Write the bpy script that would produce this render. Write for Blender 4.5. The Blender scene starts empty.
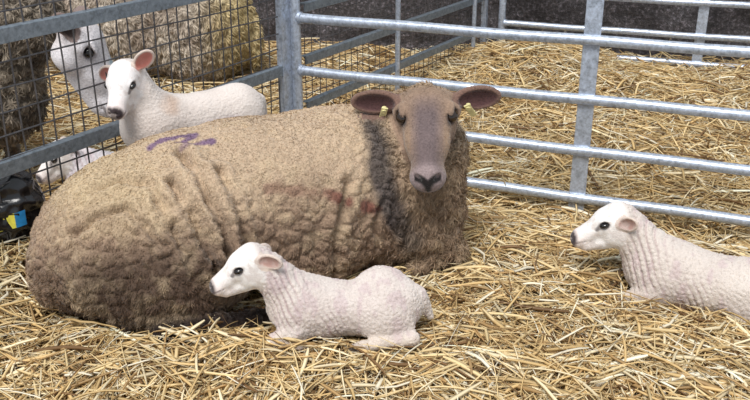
import bpy, math, random
import numpy as np
from mathutils import Matrix, Vector

random.seed(7)
RNG = np.random.default_rng(11)
scene = bpy.context.scene
COL = scene.collection

# ------------------------------------------------------------------ camera
CAM_H = 1.32
cam_data = bpy.data.cameras.new('camera')
cam_data.sensor_width = 36.0
cam_data.lens = 36.0 * 860 / 750
cam_data.clip_start = 0.05
cam = bpy.data.objects.new('camera', cam_data)
cam.location = (0, 0, CAM_H)
cam.rotation_euler = (math.radians(90 - 21.9), 0, 0)
COL.objects.link(cam)
scene.camera = cam

# ------------------------------------------------------------------ light
world = bpy.data.worlds.new('barn_daylight')
scene.world = world
world.use_nodes = True
wb = world.node_tree.nodes['Background']
wb.inputs['Color'].default_value = (0.86, 0.93, 1.0, 1)
wb.inputs['Strength'].default_value = 0.62
sun_d = bpy.data.lights.new('daylight', 'SUN')
sun_d.energy = 3.3
sun_d.angle = math.radians(28)
sun_d.color = (1.0, 0.97, 0.93)
sun = bpy.data.objects.new('daylight', sun_d)
sun.rotation_euler = (math.radians(30), math.radians(-14), 0)
COL.objects.link(sun)
vs = scene.view_settings
vs.view_transform = 'Standard'
vs.look = 'None'
vs.gamma = 1
vs.use_curve_mapping = False
vs.exposure = 0.0


# ------------------------------------------------------------------ helpers
def lin(r, g, b):
    f = lambda c: c / 12.92 if c <= 0.04045 else ((c + 0.055) / 1.055) ** 2.4
    return np.array([f(r / 255), f(g / 255), f(b / 255)])


def smooth(a, b, x):
    t = np.clip((x - a) / (b - a), 0, 1)
    return t * t * (3 - 2 * t)


def unit(v):
    v = np.asarray(v, float)
    return v / np.linalg.norm(v)


def _hash(ix, iy, iz, seed):
    h = (ix.astype(np.int64) * 374761393 + iy.astype(np.int64) * 668265263 + iz.astype(np.int64) * 2147483647 + seed * 974634777)
    h = (h ^ (h >> 13)) * 1274126177
    h = h & 0x7fffffff
    h = (h ^ (h >> 16)) * 2246822519
    return ((h & 0xffffff) / float(0xffffff))


def vnoise(P, f=1.0, seed=0):
    q = P * f
    i = np.floor(q)
    t = q - i
    t = t * t * (3 - 2 * t)
    i = i.astype(np.int64)
    out = 0
    for dx in (0, 1):
        for dy in (0, 1):
            for dz in (0, 1):
                w = (t[:, 0] if dx else 1 - t[:, 0]) * (t[:, 1] if dy else 1 - t[:, 1]) * (t[:, 2] if dz else 1 - t[:, 2])
                out = out + w * _hash(i[:, 0] + dx, i[:, 1] + dy, i[:, 2] + dz, seed)
    return out * 2 - 1


def fbm(P, f, seed=0, octs=3):
    out, a = 0, 1.0
    for k in range(octs):
        out = out + a * vnoise(P, f * 2 ** k, seed + k * 17)
        a *= 0.5
    return out


def worley(P, f, seed=0):
    q = P * f
    i = np.floor(q).astype(np.int64)
    best = np.full(len(P), 9.0)
    sec = np.full(len(P), 9.0)
    for dx in (-1, 0, 1):
        for dy in (-1, 0, 1):
            for dz in (-1, 0, 1):
                c = i + np.array([dx, dy, dz])
                o = np.stack([_hash(c[:, 0], c[:, 1], c[:, 2], seed + s) for s in (1, 2, 3)], 1)
                d = np.linalg.norm(c + o - q, axis=1)
                sec = np.minimum(sec, np.maximum(best, d))
                best = np.minimum(best, d)
    return best, sec


def mesh_np(name, V, faces_list, mat, parent=None, colors=None, smooth_shade=True):
    """faces_list: list of (n,k) int arrays."""
    me = bpy.data.meshes.new(name)
    V = np.ascontiguousarray(V, dtype=np.float32)
    me.vertices.add(len(V))
    me.vertices.foreach_set('co', V.ravel())
    loops = np.concatenate([f.ravel() for f in faces_list]).astype(np.int32)
    tot = np.concatenate([np.full(len(f), f.shape[1], dtype=np.int32) for f in faces_list])
    start = np.concatenate([[0], np.cumsum(tot)[:-1]]).astype(np.int32)
    me.loops.add(len(loops))
    me.loops.foreach_set('vertex_index', loops)
    me.polygons.add(len(tot))
    me.polygons.foreach_set('loop_start', start)
    me.polygons.foreach_set('use_smooth', np.full(len(tot), smooth_shade, dtype=bool))
    me.update(calc_edges=True)
    if colors is not None:
        ca = me.color_attributes.new('coat', 'FLOAT_COLOR', 'POINT')
        c4 = np.ones((len(V), 4), dtype=np.float32)
        c4[:, :3] = colors
        ca.data.foreach_set('color', c4.ravel())
    me.materials.append(mat)
    o = bpy.data.objects.new(name, me)
    COL.objects.link(o)
    if parent is not None:
        o.parent = parent
    return o


def tag(o, label=None, cat=None, group=None, kind=None):
    if label: o['label'] = label
    if cat: o['category'] = cat
    if group: o['group'] = group
    if kind: o['kind'] = kind
    return o


def empty(name, loc, rz=0.0):
    o = bpy.data.objects.new(name, None)
    o.empty_display_size = 0.1
    COL.objects.link(o)
    o.location = loc
    o.rotation_euler = (0, 0, rz)
    return o


class MB:
    """collects simple solids into one mesh"""
    def __init__(self):
        self.V, self.F, self.n = [], {}, 0

    def add(self, V, F):
        V = np.asarray(V, float)
        F = np.asarray(F, int)
        self.V.append(V)
        self.F.setdefault(F.shape[1], []).append(F + self.n)
        self.n += len(V)

    def tube(self, pts, r, seg=12, r2=None, caps=True, flat=1.0):
        pts = np.asarray(pts, float)
        n = len(pts)
        rr = np.linspace(r, r if r2 is None else r2, n)
        T = np.gradient(pts, axis=0)
        T /= np.linalg.norm(T, axis=1)[:, None]
        up = np.array([0, 0, 1.0]) if abs(T[0][2]) < 0.9 else np.array([1.0, 0, 0])
        A = np.cross(T, up); A /= np.linalg.norm(A, axis=1)[:, None]
        B = np.cross(A, T)
        ang = np.linspace(0, 2 * math.pi, seg, endpoint=False)
        V = (pts[:, None] + rr[:, None, None] * (np.cos(ang)[None, :, None] * A[:, None] + flat * np.sin(ang)[None, :, None] * B[:, None]))
        V = V.reshape(-1, 3)
        q = []
        for i in range(n - 1):
            a = i * seg + np.arange(seg)
            b = i * seg + (np.arange(seg) + 1) % seg
            q.append(np.stack([a, b, b + seg, a + seg], 1))
        self.add(V, np.concatenate(q))
        if caps:
            base = self.n - len(V)
            self.F.setdefault(seg, []).append(np.array([np.arange(seg)[::-1] + base, np.arange(seg) + base + (n - 1) * seg]))

    def box(self, c, ax, half, bev=0.0015):
        """oriented box with bevelled long edges: c centre, ax 3 unit axes, half sizes"""
        c = np.asarray(c, float)
        ax = np.asarray(ax, float)
        hx, hy, hz = half
        b = min(bev, hx * .4, hy * .4)
        prof = [(hx - b, -hy), (hx, -hy + b), (hx, hy - b), (hx - b, hy), (-hx + b, hy), (-hx, hy - b), (-hx, -hy + b), (-hx + b, -hy)]
        V = []
        for z in (-hz, hz):
            for (x, y) in prof:
                V.append(c + ax[0] * x + ax[1] * y + ax[2] * z)
        q = [[i, (i + 1) % 8, (i + 1) % 8 + 8, i + 8] for i in range(8)]
        self.add(V, q)
        base = self.n - 16
        self.F.setdefault(8, []).append(np.array([np.arange(8)[::-1] + base, np.arange(8, 16) + base]))

    def build(self, name, mat, parent=None, smooth_shade=True):
        o = mesh_np(name, np.concatenate(self.V), [np.concatenate(f) for f in self.F.values()], mat, parent, None, smooth_shade)
        me = o.data
        for e in me.edges: pass
        if smooth_shade:
            me.set_sharp_from_angle(angle=math.radians(40))
        return o


# ------------------------------------------------------------------ materials
def new_mat(name):
    m = bpy.data.materials.new(name)
    m.use_nodes = True
    nt = m.node_tree
    b = nt.nodes['Principled BSDF']
    return m, nt, b


def coat_mat(name, rough=0.85, bump_scale=260.0, bump=0.35, sheen=0.25, jitter=0.22, spec=0.25):
    m, nt, b = new_mat(name)
    at = nt.nodes.new('ShaderNodeAttribute'); at.attribute_name = 'coat'
    tc = nt.nodes.new('ShaderNodeTexCoord')
    nz = nt.nodes.new('ShaderNodeTexNoise'); nz.inputs['Scale'].default_value = bump_scale; nz.inputs['Detail'].default_value = 4
    nt.links.new(tc.outputs['Object'], nz.inputs['Vector'])
    mr = nt.nodes.new('ShaderNodeMapRange')
    mr.inputs['To Min'].default_value = 1 - jitter; mr.inputs['To Max'].default_value = 1 + jitter
    mr.inputs['From Min'].default_value = 0.25; mr.inputs['From Max'].default_value = 0.75
    nt.links.new(nz.outputs['Fac'], mr.inputs['Value'])
    mx = nt.nodes.new('ShaderNodeVectorMath'); mx.operation = 'SCALE'
    nt.links.new(at.outputs['Color'], mx.inputs[0]); nt.links.new(mr.outputs['Result'], mx.inputs['Scale'])
    nt.links.new(mx.outputs['Vector'], b.inputs['Base Color'])
    bp = nt.nodes.new('ShaderNodeBump'); bp.inputs['Strength'].default_value = bump; bp.inputs['Distance'].default_value = 0.004
    nt.links.new(nz.outputs['Fac'], bp.inputs['Height']); nt.links.new(bp.outputs['Normal'], b.inputs['Normal'])
    b.inputs['Roughness'].default_value = rough
    b.inputs['Specular IOR Level'].default_value = spec
    b.inputs['Sheen Weight'].default_value = sheen
    b.inputs['Sheen Roughness'].default_value = 0.5
    return m


def fibre_mat(name):
    m, nt, b = new_mat(name)
    at = nt.nodes.new('ShaderNodeAttribute'); at.attribute_name = 'coat'
    nt.links.new(at.outputs['Color'], b.inputs['Base Color'])
    b.inputs['Roughness'].default_value = 0.75
    b.inputs['Specular IOR Level'].default_value = 0.2
    return m


def ramp(nt, stops):
    r = nt.nodes.new('ShaderNodeValToRGB')
    el = r.color_ramp.elements
    while len(el) > len(stops): el.remove(el[-1])
    while len(el) < len(stops): el.new(0.5)
    for e, (p, c) in zip(el, stops):
        e.position = p; e.color = (*c, 1)
    return r


def straw_material():
    m, nt, b = new_mat('straw')
    at = nt.nodes.new('ShaderNodeAttribute'); at.attribute_name = 'coat'
    nt.links.new(at.outputs['Color'], b.inputs['Base Color'])
    b.inputs['Roughness'].default_value = 0.5
    b.inputs['Specular IOR Level'].default_value = 0.35
    return m


def ground_material():
    m, nt, b = new_mat('straw_litter')
    tc = nt.nodes.new('ShaderNodeTexCoord')
    mp = nt.nodes.new('ShaderNodeMapping'); mp.inputs['Scale'].default_value = (18, 60, 30); mp.inputs['Rotation'].default_value = (0, 0, 0.6)
    nt.links.new(tc.outputs['Object'], mp.inputs['Vector'])
    nz = nt.nodes.new('ShaderNodeTexNoise'); nz.inputs['Scale'].default_value = 1.5; nz.inputs['Detail'].default_value = 6; nz.inputs['Distortion'].default_value = 1.2
    nt.links.new(mp.outputs['Vector'], nz.inputs['Vector'])
    r = ramp(nt, [(0.3, lin(64, 46, 26)), (0.5, lin(128, 96, 54)), (0.72, lin(186, 150, 92))])
    nt.links.new(nz.outputs['Fac'], r.inputs['Fac']); nt.links.new(r.outputs['Color'], b.inputs['Base Color'])
    bp = nt.nodes.new('ShaderNodeBump'); bp.inputs['Strength'].default_value = 0.8; bp.inputs['Distance'].default_value = 0.01
    nt.links.new(nz.outputs['Fac'], bp.inputs['Height']); nt.links.new(bp.outputs['Normal'], b.inputs['Normal'])
    b.inputs['Roughness'].default_value = 0.9
    return m


def galv_material(name, base, metallic=0.55, rough=0.42, streak=7.0):
    m, nt, b = new_mat(name)
    tc = nt.nodes.new('ShaderNodeTexCoord')
    nz = nt.nodes.new('ShaderNodeTexNoise'); nz.inputs['Scale'].default_value = 45; nz.inputs['Detail'].default_value = 8; nz.inputs['Roughness'].default_value = 0.7
    nt.links.new(tc.outputs['Object'], nz.inputs['Vector'])
    vo = nt.nodes.new('ShaderNodeTexVoronoi'); vo.inputs['Scale'].default_value = 120
    nt.links.new(tc.outputs['Object'], vo.inputs['Vector'])
    c = lin(*base)
    r = ramp(nt, [(0.3, c * 0.62), (0.5, c), (0.7, np.minimum(c * 1.3, 1))])
    ad = nt.nodes.new('ShaderNodeMath'); ad.operation = 'MULTIPLY_ADD'; ad.inputs[1].default_value = 0.22; 
    nt.links.new(vo.outputs['Color'], ad.inputs[0])
    sb = nt.nodes.new('ShaderNodeMath'); sb.operation = 'SUBTRACT'; sb.inputs[1].default_value = 0.11
    nt.links.new(nz.outputs['Fac'], sb.inputs[0]); nt.links.new(sb.outputs[0], ad.inputs[2])
    nt.links.new(ad.outputs[0], r.inputs['Fac']); nt.links.new(r.outputs['Color'], b.inputs['Base Color'])
    b.inputs['Metallic'].default_value = metallic
    b.inputs['Roughness'].default_value = rough
    bp = nt.nodes.new('ShaderNodeBump'); bp.inputs['Strength'].default_value = 0.15; bp.inputs['Distance'].default_value = 0.002
    nt.links.new(nz.outputs['Fac'], bp.inputs['Height']); nt.links.new(bp.outputs['Normal'], b.inputs['Normal'])
    return m


def wall_material():
    m, nt, b = new_mat('rough_concrete')
    tc = nt.nodes.new('ShaderNodeTexCoord')
    n1 = nt.nodes.new('ShaderNodeTexNoise'); n1.inputs['Scale'].default_value = 4; n1.inputs['Detail'].default_value = 8; n1.inputs['Roughness'].default_value = 0.7
    n2 = nt.nodes.new('ShaderNodeTexNoise'); n2.inputs['Scale'].default_value = 45; n2.inputs['Detail'].default_value = 5; n2.inputs['Roughness'].default_value = 0.75
    for n in (n1, n2): nt.links.new(tc.outputs['Object'], n.inputs['Vector'])
    r1 = ramp(nt, [(0.3, lin(54, 50, 52)), (0.55, lin(96, 91, 93)), (0.75, lin(128, 124, 128))])
    r2 = ramp(nt, [(0.38, (0.45, 0.45, 0.45)), (0.55, (1, 1, 1)), (0.66, (2.9, 2.9, 3.1))])
    nt.links.new(n1.outputs['Fac'], r1.inputs['Fac']); nt.links.new(n2.outputs['Fac'], r2.inputs['Fac'])
    mx = nt.nodes.new('ShaderNodeVectorMath'); mx.operation = 'MULTIPLY'
    nt.links.new(r1.outputs['Color'], mx.inputs[0]); nt.links.new(r2.outputs['Color'], mx.inputs[1])
    nt.links.new(mx.outputs['Vector'], b.inputs['Base Color'])
    bp = nt.nodes.new('ShaderNodeBump'); bp.inputs['Strength'].default_value = 0.9; bp.inputs['Distance'].default_value = 0.03
    nt.links.new(n2.outputs['Fac'], bp.inputs['Height']); nt.links.new(bp.outputs['Normal'], b.inputs['Normal'])
    b.inputs['Roughness'].default_value = 0.85
    return m


def plain(name, rgb, rough=0.5, metallic=0.0, spec=0.5, noise=0.15):
    m, nt, b = new_mat(name)
    tc = nt.nodes.new('ShaderNodeTexCoord')
    nz = nt.nodes.new('ShaderNodeTexNoise'); nz.inputs['Scale'].default_value = 80
    nt.links.new(tc.outputs['Object'], nz.inputs['Vector'])
    c = lin(*rgb)
    r = ramp(nt, [(0.3, c * (1 - noise)), (0.7, np.minimum(c * (1 + noise), 1))])
    nt.links.new(nz.outputs['Fac'], r.inputs['Fac']); nt.links.new(r.outputs['Color'], b.inputs['Base Color'])
    b.inputs['Roughness'].default_value = rough; b.inputs['Metallic'].default_value = metallic
    b.inputs['Specular IOR Level'].default_value = spec
    return m


M_FLEECE = coat_mat('fleece_skin', bump_scale=170, bump=0.8, jitter=0.25)
M_LAMB = coat_mat('lamb_coat', bump_scale=330, bump=0.55, jitter=0.10, sheen=0.3)
M_FIBRE = fibre_mat('wool_fibre')
M_STRAW = straw_material()
M_GROUND = ground_material()
M_GALV = galv_material('galvanised_tube', (186, 196, 212), 0.5, 0.36)
M_GALV_DULL = galv_material('weathered_galvanised_bar', (132, 142, 152), 0.45, 0.5)
M_WIRE = galv_material('galvanised_wire', (96, 94, 96), 0.5, 0.5)
M_WALL = wall_material()
M_EYE = plain('dark_eye', (18, 14, 14), 0.08, 0, 0.8)
M_EYE_AMBER = plain('brown_eye', (42, 28, 18), 0.08, 0, 0.8)
M_TAG = plain('yellow_tag_plastic', (226, 216, 160), 0.45)
M_BAG = plain('black_plastic', (22, 22, 26), 0.25, 0, 0.7)
M_YELLOW = plain('yellow_print', (236, 226, 90), 0.4)
M_BLUE = plain('blue_print', (40, 130, 190), 0.4)
M_HOOF = plain('dark_hoof', (52, 44, 40), 0.55)


# ------------------------------------------------------------------ terrain
P0 = np.array([-0.352, 3.52])                # the corner where the hurdles meet
D1 = np.array([0.488, 0.873]); D1 /= np.linalg.norm(D1)    # along the mesh fence
N1 = np.array([-D1[1], D1[0]])                              # away from our pen
D2 = np.array([0.926, -0.377]); D2 /= np.linalg.norm(D2)   # along the rail hurdles
N2 = np.array([-D2[1], D2[0]])


def ground_z(x, y):
    x = np.asarray(x, float); y = np.asarray(y, float)
    q = (x - P0[0]) * N2[0] + (y - P0[1]) * N2[1]       # + : rear pen
    f = (x - P0[0]) * N1[0] + (y - P0[1]) * N1[1]       # + : neighbouring pen
    a = (x - P0[0]) * D1[0] + (y - P0[1]) * D1[1]
    z = 0.125 * smooth(0.0, -0.55, q) + (0.15 - .025 * smooth(1.0, 1.6, x)) * smooth(0.1, 1.7, q)
    z = z + 0.10 * np.exp(-((x - 0.9) ** 2 + (y - 4.9) ** 2) / 0.18)
    z = z + 0.035 * np.exp(-((x + .06) / .30) ** 2 - ((y - 1.84) / .10) ** 2) + 0.03 * np.exp(-((x + .62) / .35) ** 2 - ((y - 1.93) / .12) ** 2)
    z = z + 0.13 * np.exp(-(f / 0.16) ** 2) * smooth(-0.7, -1.5, a)
    zl = 0.13
    w = smooth(0.05, 0.4, f)
    z = z * (1 - w) + zl * w
    Pn = np.stack([x, y, np.zeros_like(x)], -1).reshape(-1, 3)
    n = (vnoise(Pn, 3.3, 3) * 0.018 + vnoise(Pn, 9.0, 5) * 0.012).reshape(x.shape)
    return z + n


nx, ny = 260, 260
gx, gy = np.meshgrid(np.linspace(-3.6, 3.4, nx), np.linspace(0.9, 6.9, ny), indexing='ij')
gz = ground_z(gx, gy) - 0.012
V = np.stack([gx, gy, gz], -1).reshape(-1, 3)
idx = np.arange(nx * ny).reshape(nx, ny)
F = np.stack([idx[:-1, :-1], idx[1:, :-1], idx[1:, 1:], idx[:-1, 1:]], -1).reshape(-1, 4)
floor = mesh_np('floor', V, [F], M_GROUND)
tag(floor, kind='structure')

# ------------------------------------------------------------------ back wall
WA = np.array([-4.2, 6.85]); WB = np.array([3.6, 4.76])
wd = (WB - WA) / np.linalg.norm(WB - WA); wn = np.array([-wd[1], wd[0]])
wl = np.linalg.norm(WB - WA)
nu, nv = 300, 70
uu, vv = np.meshgrid(np.linspace(0, wl, nu), np.linspace(-0.2, 1.9, nv), indexing='ij')
Pn = np.stack([uu, vv, uu * 0], -1).reshape(-1, 3)
dep = (fbm(Pn, 3.0, 40, 4) * 0.035).reshape(uu.shape)
# courses of rough blocks
course = np.abs(((vv + 0.2) / 0.36) % 1 - 0.5)
joint = smooth(0.46, 0.5, course)
row = np.floor((vv + 0.2) / 0.36)
jv = np.abs(((uu + row * 0.37) / 0.72) % 1 - 0.5)
joint = np.maximum(joint, smooth(0.475, 0.5, jv))
dep = dep - 0.02 * joint
X = WA[0] + wd[0] * uu - wn[0] * dep
Y = WA[1] + wd[1] * uu - wn[1] * dep
V = np.stack([X, Y, vv], -1).reshape(-1, 3)
n0 = len(V)
Vb = V + np.array([wn[0] * 0.25, wn[1] * 0.25, 0])
idx = np.arange(nu * nv).reshape(nu, nv)
F = np.stack([idx[:-1, :-1], idx[1:, :-1], idx[1:, 1:], idx[:-1, 1:]], -1).reshape(-1, 4)
Fs = [F, F[:, ::-1] + n0]
top = np.stack([idx[:-1, -1], idx[1:, -1], idx[1:, -1] + n0, idx[:-1, -1] + n0], 1)
e0 = np.stack([idx[0, :-1], idx[0, 1:], idx[0, 1:] + n0, idx[0, :-1] + n0], 1)
e1 = np.stack([idx[-1, :-1], idx[-1, :-1] + n0, idx[-1, 1:] + n0, idx[-1, 1:]], 1)
w = mesh_np('wall_back', np.concatenate([V, Vb]), [np.concatenate(Fs + [top, e0, e1])], M_WALL)
tag(w, kind='structure')

# ------------------------------------------------------------------ sdf modelling
def frame(F_, U_):
    F_ = unit(F_); L_ = unit(np.cross(U_, F_)); U2 = np.cross(F_, L_)
    return np.stack([F_, L_, U2], 1)     # columns: forward, left, up


def rotz(a):
    c, s = math.cos(a), math.sin(a)
    return np.array([[c, -s, 0], [s, c, 0], [0, 0, 1.0]])


def roty(a):
    c, s = math.cos(a), math.sin(a)
    return np.array([[c, 0, s], [0, 1, 0], [-s, 0, c]])


def rotx(a):
    c, s = math.cos(a), math.sin(a)
    return np.array([[1, 0, 0], [0, c, -s], [0, s, c]])


def ell(c, r, k=0.03, R=None, op='u'):
    return ('e', np.array(c, float), np.array(r, float), np.eye(3) if R is None else R, k, op)


def cap(a, b, ra, rb=None, k=0.03, op='u'):
    return ('c', np.array(a, float), np.array(b, float), (ra, ra if rb is None else rb), k, op)


def xform(prims, O, R, s=1.0):
    out = []
    for p in prims:
        if p[0] == 'e':
            out.append(('e', O + R @ (p[1] * s), p[2] * s, R @ p[3], p[4] * s, p[5]))
        else:
            out.append(('c', O + R @ (p[1] * s), O + R @ (p[2] * s), (p[3][0] * s, p[3][1] * s), p[4] * s, p[5]))
    return out


def dist(prims, P):
    P = np.asarray(P, dtype=np.float32)
    D = np.full(len(P), 1e3, dtype=np.float32)
    for p in prims:
        if p[0] == 'e':
            q = (P - p[1].astype(np.float32)) @ p[3].astype(np.float32)
            r = p[2].astype(np.float32)
            k0 = np.sqrt(((q / r) ** 2).sum(1)); k1 = np.sqrt(((q / (r * r)) ** 2).sum(1)) + 1e-9
            d = k0 * (k0 - 1) / k1
            d = np.where(k0 < 1e-4, -r.min(), d)
        else:
            a, b = p[1].astype(np.float32), p[2].astype(np.float32)
            ab = b - a
            t = np.clip(((P - a) @ ab) / (ab @ ab), 0, 1)
            d = np.linalg.norm(P - a - t[:, None] * ab, axis=1) - (p[3][0] + t * (p[3][1] - p[3][0]))
        k = max(p[4], 1e-5)
        if p[5] == 'u':
            h = np.clip(0.5 + 0.5 * (D - d) / k, 0, 1)
            D = D * (1 - h) + d * h - k * h * (1 - h)
        else:
            d = -d
            h = np.clip(0.5 - 0.5 * (D - d) / k, 0, 1)
            D = D * (1 - h) + d * h + k * h * (1 - h)
    return D


def bounds(prims, pad=0.03):
    lo, hi = np.full(3, 9.0), np.full(3, -9.0)
    for p in prims:
        if p[5] != 'u': continue
        if p[0] == 'e':
            e = np.sqrt(((p[3] * p[2]) ** 2).sum(1))
            lo = np.minimum(lo, p[1] - e); hi = np.maximum(hi, p[1] + e)
        else:
            for q, r in ((p[1], p[3][0]), (p[2], p[3][1])):
                lo = np.minimum(lo, q - r); hi = np.maximum(hi, q + r)
    return lo - pad, hi + pad


def surface(prims, h):
    lo, hi = bounds(prims)
    B = 12
    nb = np.ceil((hi - lo) / (h * B)).astype(int)
    N = nb * B + 1
    D = np.full(N, 1.0, dtype=np.float32)
    bi = np.stack(np.meshgrid(*[np.arange(n) for n in nb], indexing='ij'), -1).reshape(-1, 3)
    cen = lo + (bi + 0.5) * B * h
    dc = dist(prims, cen)
    rad = B * h * 0.87 * 1.5 + 0.02
    g = np.arange(B + 1)
    loc = np.stack(np.meshgrid(g, g, g, indexing='ij'), -1).reshape(-1, 3)
    for b in bi[dc < -rad]:
        D[b[0] * B:(b[0] + 1) * B + 1, b[1] * B:(b[1] + 1) * B + 1, b[2] * B:(b[2] + 1) * B + 1] = -1
    act = bi[np.abs(dc) <= rad]
    CH = 60
    for s in range(0, len(act), CH):
        bs = act[s:s + CH]
        P = lo + (bs[:, None] * B + loc[None]) * h
        d = dist(prims, P.reshape(-1, 3)).reshape(len(bs), B + 1, B + 1, B + 1)
        for b, dd in zip(bs, d):
            D[b[0] * B:(b[0] + 1) * B + 1, b[1] * B:(b[1] + 1) * B + 1, b[2] * B:(b[2] + 1) * B + 1] = dd
    S = D < 0
    cnt = np.zeros(N - 1, dtype=np.int8)
    offs = [(i, j, k) for i in (0, 1) for j in (0, 1) for k in (0, 1)]
    for o in offs:
        cnt += S[o[0]:N[0] - 1 + o[0], o[1]:N[1] - 1 + o[1], o[2]:N[2] - 1 + o[2]]
    cells = np.argwhere((cnt > 0) & (cnt < 8))
    cid = np.full(N - 1, -1, dtype=np.int32)
    cid[tuple(cells.T)] = np.arange(len(cells))
    val = np.stack([D[cells[:, 0] + o[0], cells[:, 1] + o[1], cells[:, 2] + o[2]] for o in offs], 1)
    acc = np.zeros((len(cells), 3)); n = np.zeros(len(cells))
    for a in range(8):
        for b in range(a + 1, 8):
            oa, ob = np.array(offs[a]), np.array(offs[b])
            if np.abs(oa - ob).sum() != 1: continue
            va, vb = val[:, a], val[:, b]
            m = (va < 0) != (vb < 0)
            t = np.where(m, va / np.where(m, va - vb, 1), 0)
            acc += np.where(m[:, None], oa + t[:, None] * (ob - oa), 0); n += m
    V = lo + (cells + acc / n[:, None]) * h
    quads = []
    for ax in range(3):
        sl0 = [slice(None)] * 3; sl1 = [slice(None)] * 3
        sl0[ax] = slice(0, N[ax] - 1); sl1[ax] = slice(1, N[ax])
        s0, s1 = S[tuple(sl0)], S[tuple(sl1)]
        u, v = (ax + 1) % 3, (ax + 2) % 3
        e = np.argwhere(s0 != s1)
        ok = (e[:, u] > 0) & (e[:, v] > 0) & (e[:, u] < N[u] - 1) & (e[:, v] < N[v] - 1)
        e = e[ok]
        flip = s0[tuple(e.T)]
        def c(du, dv):
            q = e.copy(); q[:, u] += du; q[:, v] += dv
            return cid[tuple(q.T)]
        Q = np.stack([c(-1, -1), c(0, -1), c(0, 0), c(-1, 0)], 1)
        Q[~flip] = Q[~flip][:, ::-1]
        quads.append(Q)
    Q = np.concatenate(quads)
    Q = Q[(Q >= 0).all(1)]
    return V, Q


def vnormals(V, Q):
    n = np.cross(V[Q[:, 2]] - V[Q[:, 0]], V[Q[:, 3]] - V[Q[:, 1]])
    N = np.zeros_like(V)
    for k in range(4):
        for a in range(3):
            N[:, a] += np.bincount(Q[:, k], n[:, a], len(V))
    return N / (np.linalg.norm(N, axis=1)[:, None] + 1e-12)


def fibres(name, V, Q, N, C, wt, length, count, comb, mat, parent, width=0.0011, lift=0.5, seed=1, jit=0.25, clump=0.0):
    """short wool locks rooted on the skin; one mesh"""
    rng = np.random.default_rng(seed)
    A = np.linalg.norm(np.cross(V[Q[:, 2]] - V[Q[:, 0]], V[Q[:, 3]] - V[Q[:, 1]]), axis=1) * wt[Q].mean(1)
    p = A / A.sum()
    f = rng.choice(len(Q), count, p=p)
    w = rng.dirichlet((1, 1, 1, 1), count)
    R = (V[Q[f]] * w[..., None]).sum(1)
    n = (N[Q[f]] * w[..., None]).sum(1); n /= np.linalg.norm(n, axis=1)[:, None] + 1e-9
    c = (C[Q[f]] * w[..., None]).sum(1)
    L = (length[Q[f]] * w).sum(1) * rng.uniform(0.6, 1.25, count)
    swirl = np.stack([fbm(R, 14, 61, 2), fbm(R, 14, 67, 2), fbm(R, 14, 71, 2)], 1)
    t = comb + swirl * 0.9 + rng.normal(0, 0.35, (count, 3))
    t -= n * (t * n).sum(1)[:, None]
    t /= np.linalg.norm(t, axis=1)[:, None] + 1e-9
    d0 = n * lift + t * (1 - lift); d0 /= np.linalg.norm(d0, axis=1)[:, None]
    d1 = n * lift * 0.3 + t; d1 /= np.linalg.norm(d1, axis=1)[:, None]
    s = np.cross(d0, n + rng.normal(0, 0.5, (count, 3))); s /= np.linalg.norm(s, axis=1)[:, None] + 1e-9
    wd_ = width * rng.uniform(0.7, 1.4, count)[:, None]
    b = R - n * 0.0015
    m = b + d0 * L[:, None] * 0.55
    e = m + d1 * L[:, None] * 0.45
    VV = np.stack([b - s * wd_, b + s * wd_, m - s * wd_ * 0.8, m + s * wd_ * 0.8, e], 1).reshape(-1, 3)
    i = np.arange(count)[:, None] * 5
    cj = np.clip(c * (1 + rng.normal(0, jit, count))[:, None], 0.002, 0.95)
    CC = np.repeat(cj, 5, 0)
    o = mesh_np(name, VV, [i + np.array([[0, 1, 3, 2]]), i + np.array([[2, 3, 4]])], mat, parent, CC)
    o['kind'] = 'stuff'
    return o


def uvsphere(name, c, r, mat, parent, seg=20, squash=(1, 1, 1), R=None):
    th = np.linspace(0, math.pi, seg // 2 + 1)
    ph = np.linspace(0, 2 * math.pi, seg, endpoint=False)
    V = np.array([[math.sin(a) * math.cos(b), math.sin(a) * math.sin(b), math.cos(a)] for a in th for b in ph]) * r * np.array(squash)
    if R is not None: V = V @ R.T
    V = V + c
    n = seg
    F = [[i * n + j, (i + 1) * n + j, (i + 1) * n + (j + 1) % n, i * n + (j + 1) % n] for i in range(seg // 2) for j in range(n)]
    return mesh_np(name, V, [np.array(F)], mat, parent)


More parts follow.
